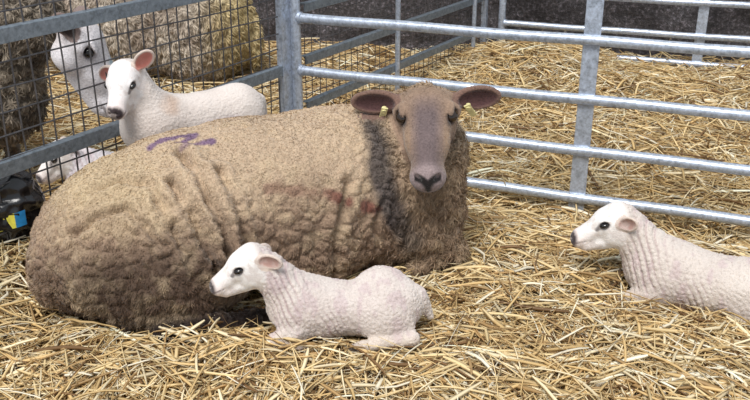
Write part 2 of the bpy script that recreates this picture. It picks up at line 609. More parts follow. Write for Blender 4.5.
# ---- heads (unit length from poll to muzzle tip; x forward, y left, z up)
def head_prims(lamb=False, ears=(), ear_base=None):
    P = []
    if lamb:
        P += [ell((.16, 0, .0), (.28, .285, .29), .05),
              ell((.36, 0, .0), (.22, .24, .23), .10),
              cap((.40, 0, -.03), (.80, 0, -.13), .20, .155, .10),
              ell((.86, 0, -.165), (.135, .165, .145), .05),
              cap((.25, 0, -.27), (.78, 0, -.285), .20, .105, .06)]
        for s in (1, -1):
            P += [ell((.24, s * .14, -.19), (.22, .13, .20), .07),
                  ell((.38, s * .20, .07), (.10, .05, .035), .05)]
        ex, ez, er, en = .40, .01, .060, (.15, .97, .12)
    else:
        P += [ell((.20, 0, .0), (.235, .275, .20), .05),
              ell((.28, 0, -.02), (.17, .25, .18), .06),
              ell((.50, 0, -.06), (.26, .205, .16), .08),
              cap((.40, 0, -.04), (.82, 0, -.11), .165, .135, .08),
              ell((.86, 0, -.145), (.135, .158, .13), .06),
              cap((.25, 0, -.19), (.80, 0, -.235), .15, .100, .07)]
        for s in (1, -1):
            P += [ell((.26, s * .15, -.15), (.17, .12, .15), .06),
                  ell((.23, s * .245, .02), (.085, .065, .065), .04)]
        ex, ez, er, en = .26, .010, .056, (.50, .80, .30)
    for s in (1, -1):
        n = unit((en[0], s * en[1], en[2]))
        c0 = np.array([ex, s * .12, ez])
        tt = np.linspace(.4, 0, 300)
        dd = dist(P, c0 + tt[:, None] * n)
        sp = c0 + n * tt[np.argmax(dd < 0)]
        if s == 1:
            e0 = sp - n * er * .34
        P += [ell(sp + n * .014, (er * 1.40, er * 1.15, er * 1.1), .014, op='s'),
              ell(sp + np.array([-.02, 0, er * 1.35]) - n * (.045 if lamb else .022), (er * 1.5, .034, .018), .02, R=rotx(-s * .3) @ roty(.25))]
    nw = 1.0 if lamb else 1.35
    for s in (1, -1):
        P += [ell((.975, s * .064, -.10), (.05, .020, .040), .014, R=rotx(s * .8), op='s') if lamb else
              ell((.930, s * .082, -.055), (.045, .020, .030), .014, R=rotz(-s * .6), op='s')]
        P += [cap((.985, 0, -.215), (.76, s * .15 * nw, -.185), .011, .009, .012, op='s')]
    P += [cap((1.0, 0, -.12), (1.0, 0, -.21), .011, .010, .012, op='s')]
    core = list(P)
    info = {'eye': (e0[0], e0[1], e0[2], er), 'ears': [], 'core': core, 'lamb': lamb}
    for (s, dirv, open_, L_, W_) in ears:
        d = unit(dirv); nn = np.array(open_, float); nn = unit(nn - d * (nn @ d)); wv = np.cross(nn, d)
        R = np.stack([d, wv, nn], 1)
        base = np.array([ear_base[0], s * ear_base[1], ear_base[2]]) if ear_base else np.array([.06, s * .21, .07]) if lamb else np.array([.13, s * .235, .045])
        cen = base + d * L_ * .50
        P += [cap(base - d * .03, base + d * L_ * .22, .065, .055, .05),
              ell(cen, (L_ * .5, W_, .050), .03, R=R),
              ell(cen + nn * .050 + d * .02, (L_ * .43, W_ * .80, .060), .012, R=R, op='s')]
        info['ears'].append((cen, d, nn, L_, W_))
    return P, info


def to_head(P, O, R, s):
    return ((P - O) @ R) / s


def head_regions(q, info):
    """masks on head-local coordinates"""
    ex, ey, ez, er = info['eye']
    m = {}
    m['core'] = smooth(.085, .03, dist(info['core'], q)) * (q[:, 0] > -.2)
    m['eye'] = np.maximum(0, 1 - np.sqrt(((q[:, 0] - ex) / 1.5) ** 2 + (np.abs(q[:, 1]) - ey) ** 2 + ((q[:, 2] - ez)) ** 2) / (er * 1.7))
    nw, nz_ = (1.0, .115) if info['lamb'] else (1.3, .11)
    dn = np.sqrt((q[:, 0] - (.955 if info['lamb'] else .985)) ** 2 + ((np.abs(q[:, 1]) - .05 * nw) / 1.0) ** 2 + ((q[:, 2] + nz_) / 1.0) ** 2) * (.66 if info['lamb'] else 1.0)
    m['nose'] = smooth(.105, .06, dn)
    m['mouth'] = smooth(.022, .006, np.abs(q[:, 2] + .205 - .2 * np.abs(q[:, 1]))) * smooth(.74, .84, q[:, 0])
    m['inear'] = np.zeros(len(q)); m['ear'] = np.zeros(len(q))
    for (cen, d, nn, L_, W_) in info['ears']:
        w_ = np.cross(nn, d)
        r = q - cen
        a, b, c = r @ d, r @ w_, r @ nn
        inside = (a / (L_ * .46)) ** 2 + (b / (W_ * .8)) ** 2
        m['inear'] = np.maximum(m['inear'], smooth(1.0, .6, inside) * smooth(-.03, -.01, c) * (c < .1))
        m['ear'] = np.maximum(m['ear'], ((a / (L_ * .55)) ** 2 + (b / (W_ * 1.2)) ** 2 < 1) * (np.abs(c) < .09) * 1.0)
    return m


ANIMALS = []


def build_animal(name, label, loc, rz, prims, h, colour, displace=None, eye_mat=None, head=None, fib=None, group=None, mat=None, body_name='body', scale=1.0, eye_k=1.0):
    """colour(P, N)->rgb ; displace(P, N)->offset ; fib(P,N)->(weight,length,count,comb,width,lift)"""
    root = empty(name, loc, rz)
    root.scale = (scale,) * 3
    tag(root, label, 'lamb' if 'lamb' in name else 'sheep', group)
    V, Q = surface(prims, h)
    N = vnormals(V, Q)
    if displace is not None:
        V = V + N * displace(V, N)[:, None]
        N = vnormals(V, Q)
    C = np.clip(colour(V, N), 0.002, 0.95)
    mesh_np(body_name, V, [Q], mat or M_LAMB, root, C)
    if fib is not None:
        wt, ln, cnt, comb, width, lift, jit = fib(V, N)
        fibres('fleece', V, Q, N, C, wt, ln, cnt, comb, M_FIBRE, root, width, lift, seed=len(ANIMALS) + 3, jit=jit)
    if head is not None:
        O, R, s, info = head
        ex, ey, ez, er = info['eye']
        for sd in (1, -1):
            uvsphere('eye', O + R @ (np.array([ex, sd * ey, ez]) * s), er * s * 1.05 * eye_k, eye_mat or M_EYE, root, squash=(1.25, 1, .72) if info['lamb'] else (1.1, 1, .95), R=R)
    ANIMALS.append((np.array(loc, float), rz, prims, scale))
    return root


def inside_any(P, margin):
    out = np.zeros(len(P), bool)
    for loc, rz, prims, sc in ANIMALS:
        c, s = math.cos(-rz), math.sin(-rz)
        q = (P - loc) / sc
        q = np.stack([q[:, 0] * c - q[:, 1] * s, q[:, 0] * s + q[:, 1] * c, q[:, 2]], 1)
        lo, hi = bounds(prims)
        m = ((q > lo) & (q < hi)).all(1) & ~out
        if m.any():
            out[m] = dist(prims, q[m]) < margin
    return out


def mixc(a, b, t):
    t = np.asarray(t)[:, None]
    return a * (1 - t) + b * t


# ================================================================== the big ewe
EWE_LOC = (-0.285, 2.39, 0.130)
EWE_RZ = math.radians(26)
EWE_SC = .98
ewe = []
ewe += [ell((-.38, .0, .205), (.31, .27, .245), .08),
        ell((-.10, .01, .250), (.38, .265, .245), .10),
        ell((.20, .0, .260), (.30, .235, .235), .10),
        ell((.36, -.02, .22), (.22, .20, .22), .10),
        ell((-.56, 0, .17), (.16, .20, .16), .08)]
# haunch, near and far
ewe += [ell((-.35, -.17, .15), (.245, .13, .160), .03, R=roty(-.25)),
        ell((-.34, .17, .15), (.22, .12, .16), .03)]
# belly
ewe += [ell((.05, -.10, .12), (.26, .15, .12), .05)]
# near shoulder and brisket
ewe += [ell((.33, -.13, .16), (.15, .10, .15), .03),
        ell((.45, -.08, .15), (.14, .14, .14), .05)]
# neck and ruff
ewe += [cap((.34, -.02, .29), (.42, -.060, .43), .165, .112, .06),
        ell((.43, -.10, .31), (.14, .125, .16), .06),
        ell((.50, -.03, .33), (.10, .12, .15), .06)]
# tail
ewe += [ell((-.68, -.03, .15), (.055, .06, .11), .04)]
# hind foot and folded forelegs
ewe += [cap((-.44, -.28, .03), (-.20, -.31, .025), .030, .026, .03),
        cap((-.20, -.31, .025), (-.13, -.315, .018), .030, .022, .01),
        cap((.36, -.20, .12), (.50, -.20, .045), .05, .04, .04),
        cap((.50, -.20, .045), (.34, -.235, .03), .036, .026, .02),
        cap((.44, .1, .12), (.56, .06, .04), .05, .04, .04)]
# head
E_O = np.array([.437, -.122, .548]); 
E_R = frame((-.385, -.73, -.535), (-.30, -.44, .85)); E_S = .328
ears = [(1, (-.02, 1, .05), (.9, .0, .30), .44, .122), (-1, (-.02, -1, .0), (.9, 0, .30), .46, .122)]
hp, e_info = head_prims(False, ears)
ewe += xform(hp, E_O, E_R, E_S)


def polyd(P, pts):
    """distance to a polyline"""
    best = np.full(len(P), 9.0)
    pts = np.array(pts, float)
    for a, b in zip(pts[:-1], pts[1:]):
        ab = b - a
        t = np.clip(((P - a) @ ab) / (ab @ ab), 0, 1)
        best = np.minimum(best, np.linalg.norm(P - a - t[:, None] * ab, axis=1))
    return best


def ewe_facemask(P):
    q = to_head(P, E_O, E_R, E_S)
    m = head_regions(q, e_info)
    face = m['core'] * smooth(-.02, .12, q[:, 0]) * (q[:, 0] < 1.2)
    return q, m, np.maximum(face, m['ear'])


EWE_FOLDS = [
    ([(-.31, -.09, .46), (-.297, -.132, .436), (-.285, -.22, .364), (-.252, -.267, .26), (-.235, -.28, .16)], .020, .009),
    ([(-.365, -.161, .413), (-.332, -.236, .335), (-.29, -.293, .214), (-.27, -.30, .15)], .017, .008),
    ([(-.239, -.168, .424), (-.223, -.22, .353), (-.206, -.256, .27), (-.19, -.26, .19)], .014, .008),
    ([(-.34, -.15, .42), (-.318, -.225, .345), (-.275, -.28, .23)], .010, .006),
    ([(-.27, -.16, .42), (-.255, -.22, .36), (-.228, -.26, .25)], .010, .006),
    ([(-.615, -.153, .30), (-.56, -.16, .349), (-.487, -.187, .365), (-.436, -.231, .333), (-.422, -.26, .277)], .009, .007),
    ([(-.556, -.083, .39), (-.479, -.104, .413), (-.412, -.156, .406), (-.373, -.22, .365)], .008, .007),
    ([(-.40, -.20, .37), (-.375, -.25, .31), (-.36, -.29, .22)], .010, .007),
    ([(.14, -.22, .35), (.112, -.239, .301), (.093, -.245, .229), (.076, -.252, .156), (.077, -.231, .076)], .012, .010),
    ([(.24, -.22, .27), (.22, -.24, .20), (.215, -.25, .12)], .009, .007),
    ([(.33, -.24, .22), (.31, -.25, .16), (.31, -.25, .09)], .008, .007),
]


def ewe_disp(P, N):
    q, m, face = ewe_facemask(P)
    wool = 1 - face
    b1, s1 = worley(P + 0.02 * np.stack([vnoise(P, 20, 1), vnoise(P, 20, 2), vnoise(P, 20, 3)], 1), 26, 5)
    cob = smooth(0.0, 0.35, s1 - b1)
    chest = smooth(.12, .30, P[:, 0])
    low = smooth(.42, .22, P[:, 2])
    d = wool * ((cob - .6) * (.003 + .009 * np.maximum(chest, .55 * low)))
    d += wool * fbm(P, 9, 12, 2) * .006
    # deep folds of slack skin over the haunch and behind the shoulder
    Pw = P + .010 * np.stack([vnoise(P, 22, 31), vnoise(P, 22, 32), vnoise(P, 22, 33)], 1) + .012 * np.stack([vnoise(P, 9, 34), vnoise(P, 9, 35), vnoise(P, 9, 36)], 1)
    for pts, dep, wid in EWE_FOLDS:
        dd = polyd(Pw, pts)
        dep, wid = dep * 1.7, wid * 1.35
        d += wool * dep * (-np.exp(-(dd / wid) ** 2) + .45 * np.exp(-((dd - 2.4 * wid) / (1.3 * wid)) ** 2))
    # finer creases running between the folds
    zone2 = np.exp(-((P[:, 0] + .36) / .22) ** 2 - ((P[:, 2] - .28) / .14) ** 2) * smooth(-.08, -.15, P[:, 1])
    f2 = smooth(.55, 1, 1 - np.abs(vnoise(Pw * np.array([1.5, 1, .8]), 20, 44)) * 2.0)
    d -= wool * zone2 * f2 * .008
    return d


def ewe_colour(P, N):
    q, m, face = ewe_facemask(P)
    n1 = fbm(P, 6, 71, 3); n2 = fbm(P, 28, 72, 3)
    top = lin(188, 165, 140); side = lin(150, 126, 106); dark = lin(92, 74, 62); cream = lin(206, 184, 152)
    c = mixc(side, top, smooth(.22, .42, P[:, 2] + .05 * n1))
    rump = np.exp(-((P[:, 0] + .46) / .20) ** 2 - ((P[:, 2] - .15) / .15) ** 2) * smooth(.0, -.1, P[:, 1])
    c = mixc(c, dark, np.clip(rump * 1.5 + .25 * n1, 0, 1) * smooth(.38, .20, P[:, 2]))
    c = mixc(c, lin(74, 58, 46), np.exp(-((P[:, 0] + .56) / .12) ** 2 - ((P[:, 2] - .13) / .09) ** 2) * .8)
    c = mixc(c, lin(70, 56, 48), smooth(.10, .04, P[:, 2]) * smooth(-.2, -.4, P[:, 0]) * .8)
    c = mixc(c, cream, np.clip(.35 * n2 + .1, 0, .5))
    c = mixc(c, lin(190, 172, 126), .25 * smooth(-.3, -.5, P[:, 0]) * smooth(.28, .40, P[:, 2]))
    # grey band down the side of the neck
    dn = polyd(P, [(.26, -.12, .47), (.23, -.21, .364), (.243, -.232, .291), (.286, -.234, .204), (.328, -.245, .14)])
    c = mixc(c, lin(66, 62, 66), smooth(.060, .020, dn + .02 * n1) * .85)
    c = mixc(c, lin(120, 112, 104), smooth(.40, .50, P[:, 0]) * smooth(.3, .42, P[:, 2]) * .6)
    c = mixc(c, lin(158, 136, 110), smooth(.25, .35, P[:, 0]) * .35)
    # red raddle stripe and purple scribble on the fleece
    dr = polyd(P, [(-.108, -.216, .366), (-.02, -.23, .35), (.069, -.232, .321), (.134, -.238, .287), (.218, -.236, .249)])
    c = mixc(c, lin(112, 62, 54), smooth(.024, .006, dr + .010 * n2) * (.40 + .45 * smooth(.03, .1, P[:, 0])))
    dp = polyd(P, [(-.379, -.028, .465), (-.338, .0, .474), (-.289, -.007, .481), (-.249, -.018, .484), (-.327, -.067, .463), (-.277, -.069, .468), (-.221, -.069, .472)])
    c = mixc(c, lin(96, 66, 118), smooth(.017, .008, dp + .006 * n2) * .8)
    # face
    ay = np.abs(q[:, 1])
    fb = mixc(np.repeat(lin(148, 124, 106)[None], len(P), 0), lin(108, 94, 94), smooth(.20, .05, ay) * smooth(.10, .4, q[:, 0]))
    fb = mixc(fb, lin(158, 130, 104), smooth(.13, .17, ay) * smooth(.22, .19, ay) * smooth(.40, .5, q[:, 0]) * .6)
    fb = mixc(fb, lin(112, 94, 88), smooth(.08, .2, -q[:, 2]) * .4)
    fb = mixc(fb, lin(146, 130, 130), smooth(.80, .90, q[:, 0]))
    fb = mixc(fb, lin(136, 112, 92), smooth(.25, .05, q[:, 0]) * (1 - m['ear']))
    fb = mixc(fb, lin(112, 84, 76), m['ear'] * .75)
    fb = mixc(fb, lin(84, 58, 58), m['inear'])
    fb = fb * (1 + .12 * n2[:, None])
    vee = np.abs(q[:, 0] - (.985 - .62 * ay)) * .9
    fb = mixc(fb, lin(22, 17, 17), smooth(.032, .014, vee) * (q[:, 2] > -.16) * smooth(.125, .11, ay))
    fb = mixc(fb, lin(26, 20, 20), smooth(.018, .008, ay) * (q[:, 0] > .93) * (q[:, 2] > -.22) * (q[:, 2] < -.05))
    fb = mixc(fb, lin(40, 30, 28), m['mouth'] * .8)
    fb = mixc(fb, lin(60, 46, 42), smooth(.0, .5, m['eye']))
    c = c * (1 - face[:, None]) + fb * face[:, None]
    # lower legs
    leg = smooth(-.262, -.285, P[:, 1]) * smooth(.075, .055, P[:, 2])
    c = mixc(c, lin(48, 38, 34), leg)
    return c


def ewe_fib(P, N):
    q, m, face = ewe_facemask(P)
    wt = (1 - face) * 1.0 + .25 * face * (q[:, 0] < .8) * (1 - np.clip(m['eye'] * 3, 0, 1))
    gr = np.full(len(P), 9.0)
    for pts, dep, wid in EWE_FOLDS: gr = np.minimum(gr, polyd(P, pts) / wid)
    wt = wt * smooth(.01, .05, P[:, 2]) * (1 - .6 * smooth(1.6, .6, gr)) + .02
    chest = smooth(.2, .34, P[:, 0])
    ln = (.0075 + .013 * chest + .006 * smooth(.25, .1, P[:, 2])) * (1 - face) + .006 * face
    comb = np.tile(np.array([-.5, 0, -.55]), (1, 1))
    return wt, ln, 150000, comb, .0010, .45, .22


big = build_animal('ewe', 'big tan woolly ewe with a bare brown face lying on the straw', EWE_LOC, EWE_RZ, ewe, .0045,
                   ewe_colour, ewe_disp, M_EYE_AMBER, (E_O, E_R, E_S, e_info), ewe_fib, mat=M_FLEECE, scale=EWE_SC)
for sd in (1, -1):
    cen, d, nn, L_, W_ = e_info['ears'][0 if sd == 1 else 1]
    base = E_O + E_R @ ((cen - d * L_ * .16 + nn * .035 + np.array([0.03, 0, -.075])) * E_S)
    Rt = E_R @ rotx(sd * .35 + .1)
    mb = MB()
    mb.box(base + Rt @ np.array([.004, 0, -.006]), [Rt[:, 1], Rt[:, 0], Rt[:, 2]], (.0095, .0024, .026), .002)
    mb.tube([base + Rt @ np.array([-.008, 0, .008]), base + Rt @ np.array([.010, 0, .008])], .0075, 14)
    t = mb.build('ear_tag', M_TAG, big)
    t['label'] = 'pale yellow plastic ear tag'


# ================================================================== lambs
def lamb_face_colour(q, m, white, nosec, info):
    n = len(q)
    c = np.repeat(white[None], n, 0)
    c = mixc(c, lin(232, 196, 186), .35 * smooth(.55, .95, q[:, 0]))
    c = mixc(c, lin(206, 184, 168), .75 * m['ear'])
    c = mixc(c, lin(170, 130, 122), m['inear'] * .85)
    c = mixc(c, nosec, m['nose'])
    c = mixc(c, lin(90, 66, 66), m['mouth'] * .75)
    ex, ey, ez, er = info['eye']
    c = mixc(c, lin(84, 70, 70), smooth(.12, .6, m['eye']) * .8)
    lid = polyd(np.stack([q[:, 0], np.abs(q[:, 1]), q[:, 2]], 1), [(ex - .07, ey, ez + .005), (ex, ey, ez + .04), (ex + .06, ey, ez + .0), (ex + .13, ey - .03, ez - .045)])
    c = mixc(c, lin(70, 58, 60), smooth(.045, .022, lid) * .8)
    c = mixc(c, lin(206, 192, 186), smooth(.2, .6, fbm(q, 9, 5, 3)) * .5)
    return c


def lying_lamb(name, label, loc, rz, headO, headF, headU, headS, ears, tint, group=None, count=26000, neck=((.16, 0, .12), (.20, 0, .18)), h=.0030,
               tagged=False, wrinkle=1.0, leg_out=0.0, seed=0, dirt=0.5, hipz=.105, nosec=(60, 50, 54), scale=1.0, bump=1.0, ear_base=None):
    hp, info = head_prims(True, ears, ear_base)
    O = np.array(headO, float); R = frame(headF, headU); S = headS
    nb = O + R @ (np.array([.10, 0, -.12]) * S)
    P = [ell((.10, 0, .090), (.120, .076, .082), .03),
         ell((-.01, 0, .085), (.14, .078, .078), .05),
         ell((-.13, 0, hipz - .008), (.100, .080, .090), .05),
         ell((-.105, -.02, hipz + .055 * bump), (.055, .045, .042), .04),
         cap((.12, 0, .112), tuple(nb), .070, .050, .05)]
    for s in (1, -1):
        P += [ell((-.115, s * .062, .075), (.085, .034, .068), .012, R=roty(-.3)),
              cap((-.19, s * .085, .03), (-.05, s * .10, .018), .022, .016, .015),
              cap((-.05, s * .10, .018), (-.02, s * .102, .014), .018, .012, .006),
              ell((.135, s * .055, .085), (.05, .03, .07), .02, R=roty(.3)),
              cap((.14, s * .068, .05), (.20 + leg_out, s * .07, .025), .026, .019, .02),
              cap((.20 + leg_out, s * .07, .025), (.12, s * .082, .016), .019, .014, .012)]
    P += [cap((-.215, 0, hipz + .02), (-.25, -.01, .05), .020, .013, .02)]
    P += xform(hp, O, R, S)

    def masks(X):
        q = to_head(X, O, R, S)
        m = head_regions(q, info)
        f = m['core'] * smooth(-.05, .15, q[:, 0])
        return q, m, np.maximum(f, m['ear'])

    def disp(X, N):
        q, m, f = masks(X)
        w = 1 - f
        b, s2 = worley(X, 75, 3 + seed)
        d = w * ((smooth(0, .4, s2 - b) - .6) * .0022 + fbm(X, 16, 8 + seed, 2) * .003)
        ph = X[:, 0] * 1.0 - X[:, 2] * .45 + .006 * vnoise(X, 25, 9 + seed)
        rid = smooth(.25, 1.0, 1 - np.abs(np.sin(ph * 165)))
        zone = np.exp(-((X[:, 0] - .165) / .05) ** 2) * smooth(.05, .09, X[:, 2]) + .55 * np.exp(-((X[:, 0] - .03) / .04) ** 2) * smooth(.14, .08, X[:, 2])
        d -= w * rid * zone * .0062 * wrinkle
        return d

    def colour(X, N):
        q, m, f = masks(X)
        n1 = fbm(X, 14, 21 + seed, 3)
        c = np.repeat(tint[0][None], len(X), 0)
        c = mixc(c, tint[1], np.clip(.4 + .5 * n1, 0, 1) * dirt)
        c = mixc(c, tint[2], smooth(.07, .02, X[:, 2] + .01 * n1) * .4)
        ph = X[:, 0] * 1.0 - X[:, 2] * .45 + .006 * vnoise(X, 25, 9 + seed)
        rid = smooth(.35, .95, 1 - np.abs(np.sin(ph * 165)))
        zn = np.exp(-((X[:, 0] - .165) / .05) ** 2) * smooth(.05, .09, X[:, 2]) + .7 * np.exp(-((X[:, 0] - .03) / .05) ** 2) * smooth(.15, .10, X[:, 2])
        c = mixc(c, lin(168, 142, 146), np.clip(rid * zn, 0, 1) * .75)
        c = mixc(c, lin(190, 166, 172), smooth(.15, .6, fbm(X * np.array([1.6, 1, .5]), 30, 25 + seed, 2)) * .4)
        fc = lamb_face_colour(q, m, lin(246, 242, 240), lin(*nosec), info)
        fc = mixc(fc, lin(200, 186, 172), .35 * smooth(.25, .7, fbm(X, 60, 5 + seed, 2)) * (1 - m['nose']))
        c = c * (1 - f[:, None]) + fc * f[:, None]
        hoof = smooth(.0, .02, X[:, 0] + .045) * smooth(.03, .02, X[:, 2]) * smooth(.090, .096, np.abs(X[:, 1])) * (X[:, 0] < 0)
        return mixc(c, lin(70, 58, 52), hoof * .8)

    def fib(X, N):
        q, m, f = masks(X)
        wt = (1 - f) + .5 * f * (q[:, 0] < .55) * (1 - m['inear']) * (1 - np.clip(m['eye'] * 3, 0, 1)) + .01
        ln = .0052 * (1 - f) + .0045 * f
        return wt, ln, count, np.array([[-.6, 0, -.4]]), .0006, .5, .08

    return build_animal(name, label, loc, rz, P, h, colour, disp, None, (O, R, S, info), fib, group, scale=scale)


tA = (lin(222, 212, 206), lin(198, 184, 178), lin(206, 188, 164))
lying_lamb('lamb', 'white lamb with dark nose curled up against the big ewe', (-.080, 1.965, .150), math.radians(183),
           (.225, .005, .262), (.86, .12, -.36), (.36, 0, .9), .175,
           [(1, (-.80, .42, -.50), (.3, .9, -.1), .42, .14), (-1, (-.45, -.55, -.75), (.3, -.9, -.1), .34, .13)], tA, seed=1, scale=.90)
tB = (lin(218, 208, 200), lin(188, 174, 168), lin(206, 188, 164))
lying_lamb('lamb', 'wrinkled white lamb lying alone on the straw by the rail hurdle', (.965, 2.205, .080), math.radians(154),
           (.225, .0, .235), (.84, .30, -.30), (.30, 0, .9), .165,
           [(1, (-.65, .55, .05), (.45, .9, .0), .36, .13), (-1, (-.5, -.6, -.6), (.6, -.8, .0), .34, .13)], tB, seed=5, scale=1.10, hipz=.095, bump=.0, ear_base=(.20, .25, -.01))

# ------------------------------------------------------------------ standing lamb behind the ewe
SL_LOC = (-.605, 2.76, .165)
SL_RZ = math.radians(180 + 36)
def standing_lamb():
    O = np.array([.205, .0, .535]); S = .178
    R = frame((.55, .55, -.50), (.38, .34, .86))
    ears = [(1, (-.25, .8, .75), (.9, .3, .1), .50, .16), (-1, (-.10, -.8, -.65), (.9, -.3, .2), .50, .15)]
    hp, info = head_prims(True, ears)
    nb = O + R @ (np.array([.06, 0, -.14]) * S)
    P = [ell((.12, 0, .33), (.12, .085, .105), .04), ell((-.02, 0, .325), (.17, .088, .10), .05), ell((-.16, 0, .335), (.10, .085, .10), .05),
         cap((.15, 0, .355), tuple(nb), .085, .055, .05)]
    for s in (1, -1):
        P += [ell((-.17, s * .05, .27), (.07, .045, .11), .03),
              cap((-.17, s * .055, .20), (-.215, s * .055, .13), .034, .02, .02),
              cap((-.215, s * .055, .13), (-.195, s * .055, .02), .018, .015, .015),
              ell((.14, s * .05, .27), (.05, .035, .09), .03),
              cap((.145, s * .055, .20), (.15, s * .055, .02), .026, .015, .02)]
    P += [cap((-.25, 0, .36), (-.275, 0, .22), .022, .014, .02)]
    P += xform(hp, O, R, S)

    def masks(X):
        q = to_head(X, O, R, S)
        m = head_regions(q, info)
        f = m['core'] * smooth(-.05, .15, q[:, 0])
        return q, m, np.maximum(f, m['ear'])

    def disp(X, N):
        q, m, f = masks(X)
        b, s2 = worley(X, 90, 13)
        return (1 - f) * ((smooth(0, .4, s2 - b) - .6) * .0015 + fbm(X, 14, 81, 2) * .0025)

    def colour(X, N):
        q, m, f = masks(X)
        n1 = fbm(X, 14, 83, 3)
        c = np.repeat(lin(226, 216, 210)[None], len(X), 0)
        c = mixc(c, lin(200, 186, 178), np.clip(.4 + .5 * n1, 0, 1) * .5)
        c = mixc(c, lin(196, 150, 110), smooth(.045, .01, polyd(X, [(.09, .05, .42), (.10, .065, .40)]) + .015 * n1) * .45)
        c = mixc(c, lin(60, 50, 50), smooth(.007, .003, polyd(X, [(.030, .065, .405), (.045, .07, .395), (.042, .075, .38)]) + .004 * n1) * .7)
        c = mixc(c, lin(128, 96, 140), smooth(.05, .02, polyd(X, [(.12, .09, .29), (-.10, .09, .30)]) + .02 * n1) * .5)
        fc = lamb_face_colour(q, m, lin(248, 244, 244), lin(58, 48, 52), info)
        fc = mixc(fc, lin(206, 124, 112), m['inear'] * .8)
        return c * (1 - f[:, None]) + fc * f[:, None]

    def fib(X, N):
        q, m, f = masks(X)
        wt = (1 - f) + .4 * f * (q[:, 0] < .5) * (1 - m['inear']) + .01
        return wt, .0045 + 0 * wt, 18000, np.array([[-.6, 0, -.4]]), .0006, .4, .08

    build_animal('lamb', 'white lamb with pink ears standing behind the big ewe', SL_LOC, SL_RZ, P, .0032, colour, disp, None, (O, R, S, info), fib)


standing_lamb()


# ------------------------------------------------------------------ sheep in the neighbouring pen
def simple_disp(freq, amp, seed):
    def f(X, N):
        b, s2 = worley(X, freq, seed)
        return (smooth(0, .4, s2 - b) - .6) * amp + fbm(X, 8, seed + 3, 2) * .008
    return f


# lying cream sheep seen from behind
lo_sheep = [ell((-.40, 0, .30), (.30, .30, .32), .08), ell((0, 0, .34), (.42, .31, .33), .1), ell((.38, 0, .32), (.26, .25, .27), .1),
            ell((-.34, -.17, .18), (.24, .14, .17), .03), cap((.48, 0, .38), (.66, .0, .60), .15, .11, .08), ell((-.69, 0, .22), (.05, .06, .13), .04),
            cap((-.3, -.3, .03), (-.05, -.32, .03), .03, .025, .02)]
hO = np.array([.70, .0, .66]); hR = frame((.8, .1, -.5), (.5, 0, .86)); 
hp, inf3 = head_prims(False, [(1, (-.1, 1, 0), (.9, 0, -.3), .45, .11), (-1, (-.1, -1, 0), (.9, 0, -.3), .45, .11)])
lo_sheep += xform(hp, hO, hR, .28)


def c3(X, N):
    q = to_head(X, hO, hR, .28)
    f = smooth(0, .2, q[:, 0])
    n1 = fbm(X, 7, 91, 3); n2 = fbm(X, 24, 92, 2)
    c = np.repeat(lin(200, 188, 172)[None], len(X), 0)
    c = mixc(c, lin(140, 122, 108), np.clip(.50 + .6 * n1 + .3 * n2, 0, 1) * .7)
    c = mixc(c, lin(206, 184, 118), smooth(-.42, -.66, X[:, 0]) * .6)
    return mixc(c, lin(220, 212, 205), f)


def f3(X, N):
    q = to_head(X, hO, hR, .28)
    wt = 1 - smooth(0, .2, q[:, 0]) + .01
    return wt, .034 + 0 * wt, 60000, np.array([[-.25, 0, -1.0]]), .0024, .35, .22


build_animal('sheep', 'cream long-wooled sheep lying behind the mesh, rump towards the corner post', (-1.38, 4.98, .10), math.radians(180 - 8), lo_sheep, .009,
             c3, simple_disp(16, .016, 50), M_EYE, (hO, hR, .28, inf3), f3, mat=M_FLEECE)

# standing white-faced ewe, dark curly fleece
WF_LOC = (-1.60, 3.12, .12); WF_RZ = math.radians(-22)
wf = [ell((-.55, 0, .55), (.32, .25, .27), .08), ell((-.2, 0, .56), (.40, .26, .27), .1), ell((.12, 0, .52), (.26, .22, .27), .1),
      cap((.18, 0, .56), (.42, .02, .67), .20, .13, .08), ell((.24, 0, .38), (.17, .16, .18), .08)]
for s in (1, -1):
    wf += [cap((.16, s * .11, .40), (.16, s * .11, .22), .07, .035, .05), cap((.16, s * .11, .22), (.165, s * .11, .02), .03, .026, .02),
           ell((-.58, s * .14, .42), (.15, .09, .18), .05), cap((-.62, s * .13, .3), (-.72, s * .13, .2), .05, .03, .03),
           cap((-.72, s * .13, .2), (-.68, s * .13, .02), .03, .026, .02)]


def w2l(p, loc, rz):
    d = np.array(p, float) - np.array(loc)
    c, s = math.cos(-rz), math.sin(-rz)
    return np.array([d[0] * c - d[1] * s, d[0] * s + d[1] * c, d[2]])


wO = w2l((-.995, 2.80, .82), WF_LOC, WF_RZ); wM = w2l((-.825, 2.83, .51), WF_LOC, WF_RZ)
wF = unit(wM - wO)
wR = frame(wF, (.778, .423, .45)); wS = .345
hp, inf4 = head_prims(False, [(1, (-.35, 1, -.1), (.9, 0, -.3), .42, .10), (-1, (-.85, -.45, .0), (.3, -.9, -.1), .30, .10)])
wf += xform(hp, wO, wR, wS)


def wf_masks(X):
    q = to_head(X, wO, wR, wS)
    m = head_regions(q, inf4)
    f = m['core'] * smooth(-.1, .08, q[:, 0])
    return q, m, np.maximum(f, m['ear'])


